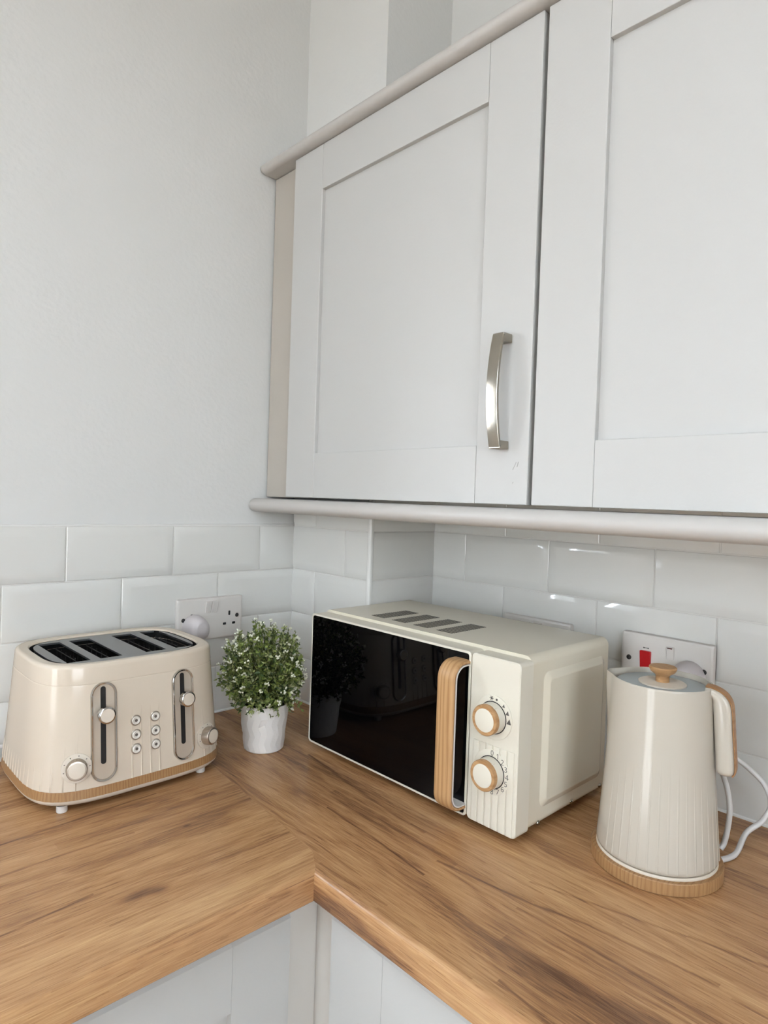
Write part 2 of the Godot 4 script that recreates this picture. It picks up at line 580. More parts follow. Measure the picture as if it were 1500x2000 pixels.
	st = mk(); tube(st, [Vector3(0.0, 0.001, 0.001), Vector3(XB, 0.001, 0.001)], 0.0032, 8); part(st, "sealant", M.tile_edge, chase)
	st = mk(); tube(st, [Vector3(XB, 0.001, ZB + 0.001), Vector3(2.2, 0.001, ZB + 0.001)], 0.0032, 8); part(st, "sealant", M.tile_edge, back)

# ------------------------------------------------------------------ worktops
func worktop(left_side: bool, m: Material):
	var joint := [Vector2(0.0, 0.300), Vector2(0.5575, 0.3565)]
	var r := 0.009
	var wt := Vector3(0.0, -0.038, 0.0)
	var o := thing("worktop", "wood-effect worktop along the left wall, under the toaster" if left_side else "wood-effect worktop along the back wall, under microwave and kettle", "worktop", wt, "wood-effect worktops")
	var st := mk()
	var far := 2.2 if not left_side else 1.5
	var uvof := func(x: float, z: float, drop: float) -> Vector2:
		# along the grain, across it; drop is the distance round the front edge
		return Vector2(z / 1.3653, (x + drop) / 0.66667) if left_side else Vector2(x / 1.3653, (z + 0.19 + drop) / 0.66667)
	var poly := PackedVector2Array()
	if left_side: poly = PackedVector2Array([Vector2(0.001, 0.300), Vector2(0.5575, 0.3565), Vector2(XF - r, ZF - r), Vector2(XF - r, far), Vector2(0.001, far)])
	else: poly = PackedVector2Array([Vector2(0.001, 0.002), Vector2(XB + 0.002, 0.002), Vector2(XB + 0.002, ZB + 0.001), Vector2(far, ZB + 0.001), Vector2(far, ZF - r), Vector2(XF - r, ZF - r), Vector2(0.5575, 0.3565), Vector2(0.001, 0.300)])
	var idx := Geometry2D.triangulate_polygon(poly)
	for y in [0.0, -0.038]:
		var nn := Vector3.UP if y == 0.0 else Vector3.DOWN
		for i in range(0, idx.size(), 3):
			var a := poly[idx[i]]; var b := poly[idx[i + 1]]; var c := poly[idx[i + 2]]
			if ((b - a).cross(c - a) < 0) == (y == 0.0):
				var t := b; b = c; c = t
			for p in [a, b, c]: V(st, Vector3(p.x, y, p.y), nn, uvof.call(p.x, p.y, 0.0))
	# front edge: rounded top, straight face, small round underneath, mitred at the inner corner
	var prof := []   # offset from the front face, y, normal
	for k in 7:
		var a := PI / 2 * k / 6.0
		prof.append([r - r * sin(a), -r + r * cos(a), Vector2(sin(a), cos(a))])
	prof.append([0.0, -0.034, Vector2(1, 0)])
	prof.append([0.004, -0.038, Vector2(0.3, -1).normalized()])
	var run := 0.0
	for k in prof.size() - 1:
		var p: Array = prof[k]
		var q: Array = prof[k + 1]
		var step := Vector2(p[0], p[1]).distance_to(Vector2(q[0], q[1]))
		var vs := []
		for e in [[p, 0, run], [q, 0, run + step], [q, 1, run + step], [p, 1, run]]:
			var d: float = e[0][0]
			var y: float = e[0][1]
			var nn: Vector2 = e[0][2]
			var pos := Vector3(XF - d, y, ZF - d if e[1] == 0 else far) if left_side else Vector3(XF - d if e[1] == 0 else far, y, ZF - d)
			var n3 := Vector3(nn.x, nn.y, 0) if left_side else Vector3(0, nn.y, nn.x)
			var uvv: Vector2 = uvof.call(XF - r, pos.z, e[2]) if left_side else uvof.call(pos.x, ZF - r, e[2])
			vs.append([pos, n3, uvv])
		var order := [0, 1, 2, 0, 2, 3] if left_side else [0, 2, 1, 0, 3, 2]
		for i in order: V(st, vs[i][0], vs[i][1], vs[i][2])
		run += step
	part(st, "slab", m, o)
	st = mk()
	if left_side: box(st, Vector3(0.001, -0.0375, far - 0.001), Vector3(XF - r, -0.0005, far + 0.001))
	else: box(st, Vector3(far - 0.001, -0.0375, ZB + 0.001), Vector3(far + 0.001, -0.0005, ZF - r))
	part(st, "end_strip", M.wood, o)

# ------------------------------------------------------------------ cabinets
# shaker door in the plane of e1 (width) and up; origin at the lower near corner of its front face, nrm outwards
func shaker_door(parent: Node, at: Vector3, e1: Vector3, nrm: Vector3, w: float, h: float, stile := 0.0932, rail := 0.0876, cham := 0.0) -> MeshInstance3D:
	var d := 0.02
	var bx := func(st, u0, u1, v0, v1, n0, n1, r):
		if cham > 0.0 and v1 > h - 0.001:     # sloped top edge
			var R := []
			for uu in [u0, u1]:
				var e := 0.0
				var ring := []
				for q in [[n0, v0 + e], [n1 - e, v0 + e], [n1 - e, v1 - cham], [n1 - cham * 0.85, v1 - e], [n0, v1 - e]]:
					ring.append(at + e1 * uu + Vector3.UP * q[1] + nrm * q[0])
				R.append(ring)
			loft(st, R, true, true, true, 0.9)
			return
		var a: Vector3 = at + e1 * u0 + Vector3.UP * v0 + nrm * n0
		var b: Vector3 = at + e1 * u1 + Vector3.UP * v1 + nrm * n1
		rbox(st, a.min(b), a.max(b), r, 2)
	var st := mk()
	bx.call(st, stile - 0.008, w - stile + 0.008, rail - 0.008, h - rail + 0.008, -d + 0.004, -0.0085, 0.0005)
	var door := part(st, "door", M.cabinet, parent)
	for u in [[0.0, stile], [w - stile, w]]:
		st = mk(); bx.call(st, u[0], u[1], 0.0, h, -d, 0.0, 0.0016); part(st, "stile", M.cabinet, door)
	for v in [[0.0, rail], [h - rail, h]]:
		st = mk(); bx.call(st, stile + 0.0003, w - stile - 0.0003, v[0], v[1], -d, -0.0002, 0.0010); part(st, "rail", M.cabinet, door)
	return door

func bow_handle(door: Node, at: Vector3, half: float):
	var st := mk()
	var pts := []
	var n := 28
	for i in n + 1:
		var t := -1.0 + 2.0 * i / n
		pts.append(at + Vector3(0, t * half, 0.0195 + 0.0105 * (1.0 - t * t)))
	sweep(st, pts, Vector3.RIGHT, fill(n + 1, 0.0100), fill(n + 1, 0.0026), 20, 7.0)
	for s in [-1.0, 1.0]:
		rbox(st, at + Vector3(-0.0100, s * half - (0.003 if s < 0 else 0.009), 0.0), at + Vector3(0.0100, s * half + (0.009 if s < 0 else 0.003), 0.0210), 0.0012, 2)
	tag(part(st, "handle", M.nickel, door), "brushed nickel bow handle")

func upper_cabinets():
	var yb := 0.4578
	var yt := 1.1485
	var specs := [[0.0, 0.694, 0.1008, 0.5885, 0.6455, "light grey wall cabinet beside the left wall, bow handle on its door"],
		[0.6945, 1.296, 0.6968, 0.5962, 1.247, "light grey wall cabinet at the right edge, no handle in view"]]
	for s in specs:
		var o := thing("wall_cabinet", s[5], "cabinet", Vector3((s[0] + s[1]) / 2, yb, ZB), "light grey wall cabinets")
		var z0 := ZB + 0.001
		var zf := ZC - 0.0225
		var st := mk()
		var x0: float = s[0] + 0.001
		var x1: float = s[1] - 0.0005
		if s[0] == 0.0:
			box(st, Vector3(x0, yb, 0.006), Vector3(x0 + 0.018, yt, zf))
			box(st, Vector3(x0 + 0.018, yb, 0.006), Vector3(x1 - 0.018, yb + 0.018, zf))
			box(st, Vector3(x0 + 0.018, yt - 0.018, 0.006), Vector3(x1 - 0.018, yt, zf))
			box(st, Vector3(x0 + 0.018, yb + 0.018, 0.006), Vector3(x1 - 0.018, yt - 0.018, 0.012))
			box(st, Vector3(x1 - 0.018, yb, 0.006), Vector3(x1, yt, zf))
		else:
			box(st, Vector3(x0, yb, z0), Vector3(x1, yt, zf))
		part(st, "body", M.carcass, o)
		if s[0] == 0.0:
			st = mk()
			rbox(st, Vector3(0.0005, yb - 0.001, zf - 0.002), Vector3(s[2] + 0.03, yt, ZC - 0.0202), 0.0006, 1)
			tag(part(st, "filler_strip", M.carcass, o), "beige filler strip")
		var d := shaker_door(o, Vector3(s[2], yb, ZC), Vector3.RIGHT, Vector3.BACK, s[3], yt - yb)
		bow_handle(d, Vector3(s[4], 0.6205, ZC), 0.080)
		if s[0] == 0.0:
			for q in [[0.6640, 0.5080, 0.6700, 0.5190], [0.6712, 0.5120, 0.6735, 0.5195], [0.6640, 0.4885, 0.6660, 0.4905]]:
				st = mk()
				tube(st, [Vector3(q[0], q[1], ZC), Vector3(q[2], q[3], ZC)], 0.0005, 5)
				part(st, "scuff_mark", M.scuff, d)
	# continuous mouldings above and below
	for q in [[1.1500, 0.0215, 0.1165, "cornice", "rounded beige cornice along the tops of the wall cabinets"], [0.4235, 0.0295, 0.1215, "light_pelmet", "rounded beige pelmet along the undersides of the wall cabinets"]]:
		var o := thing(q[3], q[4], "moulding", Vector3(0.65, q[0], 0.05))
		var st := mk()
		var h: float = q[1]
		var zn: float = q[2]
		var zb := 0.0075
		var ring := [[zb, h], [zb, 0.0]]
		for k in 13:
			var a := -PI / 2 + PI * k / 12.0
			ring.append([zn - h * 0.62 + h * 0.62 * cos(a), h / 2 + h / 2 * sin(a)])
		var R := []
		for x in [0.0005, 1.32]:
			var rr := []
			for p in ring: rr.append(Vector3(x, q[0] + p[1], p[0]))
			R.append(rr)
		loft(st, R, true, true, true, 0.8)
		part(st, "moulding", M.moulding, o)

func base_cabinets():
	# left run (doors face +X), right run (doors face +Z), corner post between
	var yt := -0.047
	var h := 0.715
	var kick := FLOOR_Y + 0.14
	var o := thing("base_cabinet", "light grey base cabinet under the left worktop", "cabinet", Vector3(0.28, FLOOR_Y, 0.95), "light grey base cabinets")
	var st := mk()
	box(st, Vector3(0.003, kick, 0.402), Vector3(0.556, -0.039, 1.5))
	part(st, "body", M.carcass, o)
	st = mk(); box(st, Vector3(0.003, FLOOR_Y, 0.402), Vector3(0.52, kick, 1.5)); part(st, "plinth", M.cabinet, o)
	for z in [0.4025, 0.952]:
		shaker_door(o, Vector3(0.577, yt - h, z + 0.546), Vector3(0, 0, -1), Vector3.RIGHT, 0.546, h, 0.0800, 0.0876, 0.011)
	o = thing("base_cabinet", "light grey base cabinet under the back worktop", "cabinet", Vector3(1.4, FLOOR_Y, 0.1), "light grey base cabinets")
	st = mk(); box(st, Vector3(0.6105, kick, ZB + 0.003), Vector3(2.2, -0.039, 0.344)); part(st, "body", M.carcass, o)
	st = mk(); box(st, Vector3(0.6105, FLOOR_Y, ZB + 0.003), Vector3(2.2, kick, 0.31)); part(st, "plinth", M.cabinet, o)
	for x in [0.6108, 1.211]:
		shaker_door(o, Vector3(x, yt - h, 0.365), Vector3.RIGHT, Vector3.BACK, 0.596, h, 0.0905, 0.0876, 0.011)
	o = thing("corner_post", "pale corner post between the two base cabinet doors", "post", Vector3(0.57, FLOOR_Y, 0.37))
	st = mk()
	rbox(st, Vector3(0.545, FLOOR_Y, 0.344), Vector3(0.563, -0.0385, 0.4015), 0.001, 1)
	part(st, "post_panel", M.post, o)
	st = mk()
	rbox(st, Vector3(0.5635, FLOOR_Y, 0.333), Vector3(0.610, -0.0385, 0.351), 0.001, 1)
	part(st, "post_panel", M.post, o)

# ------------------------------------------------------------------ microwave
func microwave():
	var o := thing("microwave", "cream microwave oven with black glass door and wooden handle", "microwave", Vector3(0.5, 0.0, 0.03))
	var st := mk()
	# body shell with soft top edges
	var R := []
	for z in [-0.095, -0.092, 0.120]:
		var ins := 0.003 if z < -0.094 else 0.0
		var ring := []
		for p in rrect(0.2248 - ins, 0.1208 - ins, 0.012, 5): ring.append(Vector3(0.500 + p.x, 0.1318 + p.y, z))
		R.append(ring)
	loft(st, R, true, true, true)
	# pressed panel on the right side
	var P := []
	for l in [[0.0, 0.0], [0.009, 0.0046], [0.011, 0.0050]]:
		var ring := []
		for p in rrect(0.0855 - l[0], 0.0955 - l[0], 0.012 - l[0] * 0.6, 4): ring.append(Vector3(0.7247 + l[1], 0.1315 + p.y, 0.006 - p.x))
		P.append(ring)
	loft(st, P, true, false, true, 0.6)
	part(st, "body", M.micro_body, o)
	for p in [[0.0926, 0.0165], [0.0046, 0.0205], [-0.080, 0.0205]]:
		st = mk()
		lathe(st, [Vector2(0.0036, 0.0), Vector2(0.0036, 0.0008), Vector2(0.0026, 0.002), Vector2(0.0, 0.0024)], Vector3(0.7246, p[1], p[0]), Vector3.RIGHT, 14)
		part(st, "screw", M.nickel, o)
	for x in [0.31, 0.69]:
		for z in [-0.06, 0.09]:
			st = mk()
			lathe(st, [Vector2(0.010, 0.0), Vector2(0.012, 0.003), Vector2(0.012, 0.0125)], Vector3(x, 0.0, z), Vector3.UP, 16)
			part(st, "foot", M.black, o)
	# vents
	for k in 4:
		st = mk()
		var x0 := 0.372 + 0.0515 * k
		for i in 17:
			var z := 0.007 + i * 0.0053
			box(st, Vector3(x0, 0.2524, z), Vector3(x0 + 0.033, 0.2529, z + 0.0024))
		tag(part(st, "vent", M.black, o), "dark vent slots")
	# door
	st = mk()
	R = []
	var dc := Vector3(0.4582, 0.1300, 0.0)
	for l in [[0.0, 0.1205], [0.0, 0.1500], [0.0008, 0.1510], [0.0032, 0.1510], [0.0036, 0.1490]]:
		var ring := []
		for p in rrect(0.1850 - l[0], 0.1178 - l[0], 0.007 - l[0], 4): ring.append(Vector3(dc.x + p.x, dc.y + p.y, l[1]))
		R.append(ring)
	loft(st, R, true, true, true, 0.8)
	var door := part(st, "door", M.micro_front, o)
	st = mk()
	extrude(st, rrect(0.1815, 0.1143, 0.005, 4), Vector3(dc.x, dc.y, 0.1485), Vector3.RIGHT, Vector3.UP, 0.0020, 0.0004)
	tag(part(st, "glass", M.black_glass, door), "glossy black door glass")
	# handle: ash veneer outside, white inside
	var path := []
	var zf := 0.1835
	var y0 := 0.0262
	var y1 := 0.2330
	var rr := 0.022
	path.append(Vector3(0.6270, y0, 0.1505))
	path.append(Vector3(0.6270, y0, 0.156))
	for k in 9:
		var a := PI / 2 * k / 8.0
		path.append(Vector3(0.6270, y0 + rr - rr * cos(a), zf - rr + rr * sin(a)))
	for k in 5: path.append(Vector3(0.6270, lerp(y0 + rr, y1 - rr, (k + 1) / 6.0), zf))
	for k in 9:
		var a := PI / 2 * k / 8.0
		path.append(Vector3(0.6270, y1 - rr + rr * sin(a), zf - rr + rr * cos(a)))
	path.append(Vector3(0.6270, y1, 0.156))
	path.append(Vector3(0.6270, y1, 0.1505))
	var n := path.size()
	st = mk()
	sweep(st, path, Vector3.RIGHT, fill(n, 0.0155), fill(n, 0.0030), 24, 4.0)
	var hd := part(st, "handle", M.wood_handle, door)
	tag(hd, "bent wooden handle with pale inside")
	var inner := []
	for i in n:
		var t: Vector3 = (path[min(i + 1, n - 1)] - path[max(i - 1, 0)]).normalized()
		inner.append(path[i] - Vector3.RIGHT.cross(t) * -0.0038 * -1.0)
	st = mk()
	sweep(st, inner, Vector3.RIGHT, fill(n, 0.0158), fill(n, 0.0016), 20, 4.0)
	part(st, "handle_lining", M.white_plastic, hd)
	# control panel with ribs
	st = mk()
	R = []
	var pc := Vector3(0.6856, 0.1300, 0.0)
	for l in [[0.0, 0.1205], [0.0, 0.1496], [0.0014, 0.1510]]:
		var ring := []
		for p in rrect(0.0413 - l[0], 0.1178 - l[0], 0.006 - l[0], 4): ring.append(Vector3(pc.x + p.x, pc.y + p.y, l[1]))
		R.append(ring)
	loft(st, R, true, true, true, 0.75)
	for k in 6:
		rbox(st, Vector3(0.6535 + k * 0.0118, 0.0135, 0.1490), Vector3(0.6630 + k * 0.0118, 0.128, 0.1528), 0.0012, 2)
	var cp := part(st, "control_panel", M.micro_front, o)
	for k in 2:
		var at := Vector3(0.6862, 0.1668 if k == 0 else 0.0915, 0.1510)
		st = mk()
		lathe(st, [Vector2(0.0305, -0.0005), Vector2(0.0305, 0.0018), Vector2(0.0297, 0.0024), Vector2(0.0, 0.0024)], at, Vector3.BACK, 48)
		part(st, "dial_plate", M.micro_front, cp)
		st = mk()
		lathe(st, [Vector2(0.0224, 0.0022), Vector2(0.0224, 0.0028), Vector2(0.0, 0.0028)], at, Vector3.BACK, 40)
		part(st, "dial_gap", M.black, cp)
		st = mk()
		lathe(st, [Vector2(0.0212, 0.0023), Vector2(0.0205, 0.0160), Vector2(0.0, 0.0160)], at, Vector3.BACK, 48)
		rbox(st, at + Vector3(0.0100, 0.0150, 0.009), at + Vector3(0.0120, 0.0178, 0.0165), 0.0005, 1)
		var knob := part(st, "knob", M.micro_front, cp)
		st = mk()
		lathe(st, [Vector2(0.0208, 0.0155), Vector2(0.0210, 0.0205), Vector2(0.0200, 0.0218), Vector2(0.0158, 0.0218), Vector2(0.0155, 0.0200)], at, Vector3.BACK, 48)
		part(st, "wood_ring", M.wood_band, knob)
		st = mk()
		lathe(st, [Vector2(0.0160, 0.0150), Vector2(0.0160, 0.0216), Vector2(0.0150, 0.0226), Vector2(0.0, 0.0230)], at, Vector3.BACK, 40)
		part(st, "knob_cap", M.micro_front, knob)
		if k == 1:
			for i in 9:
				var a := PI / 2 - deg_to_rad(2.0 + i * 21.5)
				lettering(str(i), at + Vector3(cos(a) * 0.0264, sin(a) * 0.0264, 0.0025), 0.0070, cp)
		else:
			# power marks: a frost star, dots and growing wedges
			var marks := [[97.0, 0], [78.0, 1], [50.0, 2], [27.0, 3], [2.0, 4]]
			for q in marks:
				var a: float = deg_to_rad(q[0])
				var c := at + Vector3(cos(a) * 0.0262, sin(a) * 0.0262, 0.0023)
				st = mk()
				if q[1] == 0:
					for j in 3:
						var d := Vector3(cos(j * PI / 3), sin(j * PI / 3), 0)
						tube(st, [c - d * 0.0030, c + d * 0.0030], 0.0006, 6)
				elif q[1] == 1:
					lathe(st, [Vector2(0.0016, 0.0), Vector2(0.0016, 0.0004), Vector2(0.0, 0.0004)], c, Vector3.BACK, 12)
				else:
					var s: float = 0.0015 + 0.0007 * (q[1] - 1)
					extrude(st, [Vector2(-s, -s), Vector2(s, -s), Vector2(0.3 * s, s)], c, Vector3.RIGHT, Vector3.UP, 0.0004)
				part(st, "power_mark", M.print_grey, cp)

func lettering(text: String, at: Vector3, size: float, parent: Node3D):
	var tm := TextMesh.new()
	var f := SystemFont.new()
	f.font_names = PackedStringArray(["Droid Sans"])
	tm.font = f
	tm.text = text
	tm.font_size = 32
	tm.pixel_size = size / 24.0
	tm.depth = 0.0003
	tm.horizontal_alignment = HORIZONTAL_ALIGNMENT_CENTER
	tm.vertical_alignment = VERTICAL_ALIGNMENT_CENTER
	var o := MeshInstance3D.new()
	o.name = "numeral"
	o.mesh = tm
	o.material_override = M.print_grey
	o.position = at - org
	parent.add_child(o, true)

# ------------------------------------------------------------------ toaster
const TC := Vector3(0.138, 0.0, 0.4535)
func t_ab(y: float) -> Vector2:
	var t := (y - 0.02) / 0.185
	return Vector2(lerp(0.1335, 0.114, t), lerp(0.150, 0.137, t))

func t_ring(y: float, inset: float, segs := 96, e := 4.0) -> Array:
	var ab := t_ab(y)
	var ring := []
	for j in segs:
		var a := TAU * j / segs
		var k: float = pow(pow(abs(cos(a)), e) + pow(abs(sin(a)), e), -1.0 / e)
		ring.append(Vector3(TC.x + (ab.x - inset) * cos(a) * k, y, TC.z - (ab.y - inset) * sin(a) * k))
	return ring

func t_face(y: float, z: float) -> Vector3:
	var ab := t_ab(y)
	return Vector3(TC.x + ab.x * pow(max(0.0, 1.0 - pow(abs((z - TC.z) / ab.y), 4.0)), 0.25), y, z)

func t_frame(y: float, z: float) -> Basis:    # x along the face, y up it, z outwards
	var dz := (t_face(y, z - 0.004) - t_face(y, z + 0.004)).normalized()
	var dy := (t_face(y + 0.004, z) - t_face(y - 0.004, z)).normalized()
	var n := dz.cross(dy).normalized()
	return Basis(dz, n.cross(dz), n)

func t_wall(ang: float, y: float) -> Array:   # point on the shell at plan angle, and its outward normal
	var f := func(a: float) -> Vector3:
		var ab := t_ab(y)
		var k: float = pow(pow(abs(cos(a)), 4.0) + pow(abs(sin(a)), 4.0), -0.25)
		return Vector3(TC.x + ab.x * cos(a) * k, y, TC.z - ab.y * sin(a) * k)
	var p: Vector3 = f.call(ang)
	var t: Vector3 = (f.call(ang + 0.01) - f.call(ang - 0.01)).normalized()
	return [p, Vector3.UP.cross(t) * -1.0 if false else t.cross(Vector3.UP), t]

func toaster():
	var o := thing("toaster", "cream four-slice toaster with wooden base band on the left worktop", "toaster", TC)
	var st := mk()
	var R := []
	for l in [[0.0315, 0.0], [0.06, 0.0], [0.12, 0.0], [0.176, 0.0], [0.1775, 0.0006], [0.179, 0.0], [0.200, 0.0], [0.2035, 0.0012], [0.2052, 0.0035], [0.2055, 0.006], [0.2048, 0.0165], [0.2025, 0.0185], [0.188, 0.0190]]:
		R.append(t_ring(l[0], l[1]))
	loft(st, R, true, true, false, 0.75)
	# moulded ribs rising from the base, tallest at the middle of each side
	var ribs := 66
	for i in ribs:
		var a := TAU * (i + 0.5) / ribs
		var w0 := t_wall(a, 0.033)
		var dz: float = w0[0].z - TC.z
		var front: bool = w0[1].x > 0.75
		var top: float = 0.062 + 0.018 * abs(w0[1].x)
		if front:
			if abs(dz) < 0.036: top = 0.140
			elif abs(dz) < 0.086: continue
			else: top = 0.120 - 0.9 * (abs(dz) - 0.086)
		var RR := []
		for k in 7:
			var y: float = lerp(0.0318, top, k / 6.0)
			var q := t_wall(a, y)
			var hgt := 0.0010 * (1.0 - pow(k / 6.0, 3.0))
			RR.append([q[0] + q[2] * -0.0016 - q[1] * 0.0002, q[0] + q[1] * hgt, q[0] + q[2] * 0.0016 - q[1] * 0.0002])
		loft(st, RR, false, false, false, 0.3)
	part(st, "body", M.cream, o)
	# wooden band, base lip, feet
	st = mk()
	loft(st, [t_ring(0.0185, 0.0005), t_ring(0.0190, -0.0006), t_ring(0.0315, -0.0004), t_ring(0.0320, 0.0012)])
	tag(part(st, "wood_band", M.wood_slant, o), "narrow wooden band")
	st = mk()
	loft(st, [t_ring(0.0085, 0.022), t_ring(0.0085, 0.014), t_ring(0.0110, 0.0055), t_ring(0.0150, 0.0012), t_ring(0.0188, 0.0004)], true, true, true)
	part(st, "base", M.cream_matt, o)
	for x in [-0.105, 0.108]:
		for z in [-0.102, 0.112]:
			st = mk()
			lathe(st, [Vector2(0.0065, 0.0), Vector2(0.0075, 0.001), Vector2(0.0075, 0.010)], TC + Vector3(x, 0, z), Vector3.UP, 16)
			part(st, "foot", M.white_plastic, o)
	# dark well and steel top plate with four slots
	st = mk()
	loft(st, [t_ring(0.2020, 0.0188), t_ring(0.150, 0.0195)], true, false, true)
	part(st, "well", M.black, o)
	var comb := CSGCombiner3D.new()
	comb.name = "top_plate"
	o.add_child(comb, true)
	var plate := CSGPolygon3D.new()
	var poly := PackedVector2Array()
	for j in 64:
		var a := TAU * j / 64
		var k: float = pow(pow(abs(cos(a)), 4.0) + pow(abs(sin(a)), 4.0), -0.25)
		poly.append(Vector2(0.0905 * cos(a) * k, 0.1135 * sin(a) * k))
	plate.polygon = poly
	plate.depth = 0.003
	plate.rotation_degrees = Vector3(-90, 0, 0)     # polygon y becomes -z
	plate.position = Vector3(0, 0.2030, 0)
	plate.material = M.steel
	comb.add_child(plate)
	for z in [0.0785, 0.0305, -0.0405, -0.0905]:
		var b := CSGBox3D.new()
		b.operation = CSGShape3D.OPERATION_SUBTRACTION
		b.size = Vector3(0.146, 0.02, 0.0335)
		b.position = Vector3(0, 0.205, z + 0.003)
		b.material = M.steel
		comb.add_child(b)
	for z in [0.0785, 0.0305, -0.0405, -0.0905]:
		st = mk()
		for k in 2:
			var zz: float = TC.z + z + 0.003 + (k - 0.5) * 0.022
			for j in 7:
				var x := TC.x - 0.066 + j * 0.022
				tube(st, [Vector3(x, 0.155, zz), Vector3(x, 0.196, zz)], 0.0008, 5)
			tube(st, [Vector3(TC.x - 0.07, 0.192, zz), Vector3(TC.x + 0.07, 0.192, zz)], 0.0009, 5)
		part(st, "bread_cage", M.dark_metal, o)
	# levers in pill-shaped chrome frames
	for z in [0.515, 0.392]:
		var fb := t_frame(0.108, z)
		var at := t_face(0.108, z)
		var pill := func(hw: float, hh: float, d: float) -> Array:
			var ring := []
			for p in rrect(hw, hh, hw * 0.999, 10):
				ring.append(at + fb.x * p.x + fb.y * p.y + fb.z * d)
			return ring
		st = mk()
		loft(st, [pill.call(0.0182, 0.0710, -0.002), pill.call(0.0184, 0.0712, 0.0016), pill.call(0.0172, 0.0700, 0.0032), pill.call(0.0156, 0.0684, 0.0030), pill.call(0.0146, 0.0674, 0.0004)])
		var fr := part(st, "lever_frame", M.chrome, o)
		st = mk()
		loft(st, [pill.call(0.0156, 0.0684, -0.0005), pill.call(0.0152, 0.0680, 0.0006)], true, false, true)
		part(st, "lever_panel", M.panel_warm, fr)
		st = mk()
		var slot := []
		for d in [0.0, 0.0010]:
			var ring := []
			for p in rrect(0.0037, 0.0555, 0.0035, 4): ring.append(at + fb.x * (p.x - 0.001) + fb.y * (p.y + 0.0095) + fb.z * d)
			slot.append(ring)
		loft(st, slot, true, false, true)
		part(st, "lever_slot", M.black, fr)
		st = mk()
		var kc: Vector3 = at + fb.y * 0.0255
		lathe(st, [Vector2(0.006, 0.0), Vector2(0.006, 0.009), Vector2(0.0115, 0.0095), Vector2(0.0120, 0.0105), Vector2(0.0120, 0.0175), Vector2(0.0110, 0.0185), Vector2(0.0096, 0.0187)], kc, fb.z, 32)
		var lv := part(st, "lever", M.chrome, o)
		st = mk()
		lathe(st, [Vector2(0.0098, 0.0180), Vector2(0.0095, 0.0190), Vector2(0.0, 0.0193)], kc, fb.z, 28)
		part(st, "lever_cap", M.cream_matt, lv)
	# browning dials
	for z in [0.5515, 0.3490]:
		var fb := t_frame(0.063, z)
		var at := t_face(0.063, z)
		st = mk()
		lathe(st, [Vector2(0.0205, -0.004), Vector2(0.0205, 0.0010), Vector2(0.0198, 0.0015), Vector2(0.0, 0.0015)], at, fb.z, 40)
		part(st, "dial_plate", M.cream_matt, o)
		st = mk()
		lathe(st, [Vector2(0.0140, 0.001), Vector2(0.0138, 0.0135), Vector2(0.0128, 0.0148), Vector2(0.0108, 0.0150)], at, fb.z, 36)
		for i in 18:
			var a := TAU * i / 18
			var d: Vector3 = fb.x * cos(a) + fb.y * sin(a)
			tube(st, [at + d * 0.0139 + fb.z * 0.002, at + d * 0.0138 + fb.z * 0.0125], 0.0005, 5)
		var dl := part(st, "dial", M.steel_warm, o)
		st = mk()
		lathe(st, [Vector2(0.0110, 0.0140), Vector2(0.0107, 0.0154), Vector2(0.0, 0.0158)], at, fb.z, 32)
		part(st, "dial_cap", M.cream_matt, dl)
		for i in 6:
			var a := deg_to_rad(195.0 - i * 38.0)
			var d: Vector3 = fb.x * cos(a) + fb.y * sin(a)
			st = mk()
			tube(st, [at + d * 0.0164 + fb.z * 0.0015, at + d * 0.0180 + fb.z * 0.0015], 0.00055, 6)
			part(st, "dial_mark", M.print_grey, o)
	# six push buttons
	for z in [0.4685, 0.4385]:
		for y in [0.1145, 0.0935, 0.0728]:
			var fb := t_frame(y, z)
			var at := t_face(y, z)
			st = mk()
			lathe(st, [Vector2(0.0080, -0.002), Vector2(0.0080, 0.0006), Vector2(0.0072, 0.0012), Vector2(0.0064, 0.0004)], at, fb.z, 26)
			var bt := part(st, "button_ring", M.steel_warm, o)
			st = mk()
			lathe(st, [Vector2(0.0064, 0.0), Vector2(0.0062, 0.0024), Vector2(0.0050, 0.0030), Vector2(0.0030, 0.0022), Vector2(0.0, 0.0018)], at, fb.z, 24)
			part(st, "button", M.clear, bt)
			st = mk()
			lathe(st, [Vector2(0.0022, 0.0017), Vector2(0.0022, 0.0024), Vector2(0.0, 0.0025)], at, fb.z, 12)
			part(st, "button_symbol", M.print_grey, bt)
	# cord leaving behind the left end
	st = mk()
	tube(st, smooth_path([Vector3(0.020, 0.03, 0.585), Vector3(0.018, 0.03, 0.602), Vector3(0.026, 0.022, 0.622), Vector3(0.045, 0.006, 0.640), Vector3(0.09, 0.0045, 0.66), Vector3(0.08, 0.0045, 0.70), Vector3(0.03, 0.0045, 0.70), Vector3(0.02, 0.0045, 0.62), Vector3(0.0105, 0.012, 0.55), Vector3(0.0105, 0.03, 0.40), Vector3(0.0115, 0.09, 0.30), Vector3(0.020, 0.155, 0.258), Vector3(0.025, 0.178, 0.251)], 8), 0.0034, 8)
	part(st, "power_cord", M.white_cord, o)

# ------------------------------------------------------------------ kettle
const KC := Vector3(0.862, 0.0, 0.030)
func k_r(y: float, a: float) -> float:    # a: angle from the spout
	var t: float = clamp((y - 0.024) / 0.214, 0.0, 1.0)
	var r: float = lerp(0.0738, 0.0602, t) - 0.0012 * sin(PI * t)
	var s: float = smoothstep(0.35, 1.0, t)
	var d := absf(wrapf(a, -PI, PI))
	return r + 0.0095 * s * s * exp(-pow(d / 0.24, 2.0)) + 0.001 * s * exp(-pow(d / 0.8, 2.0))

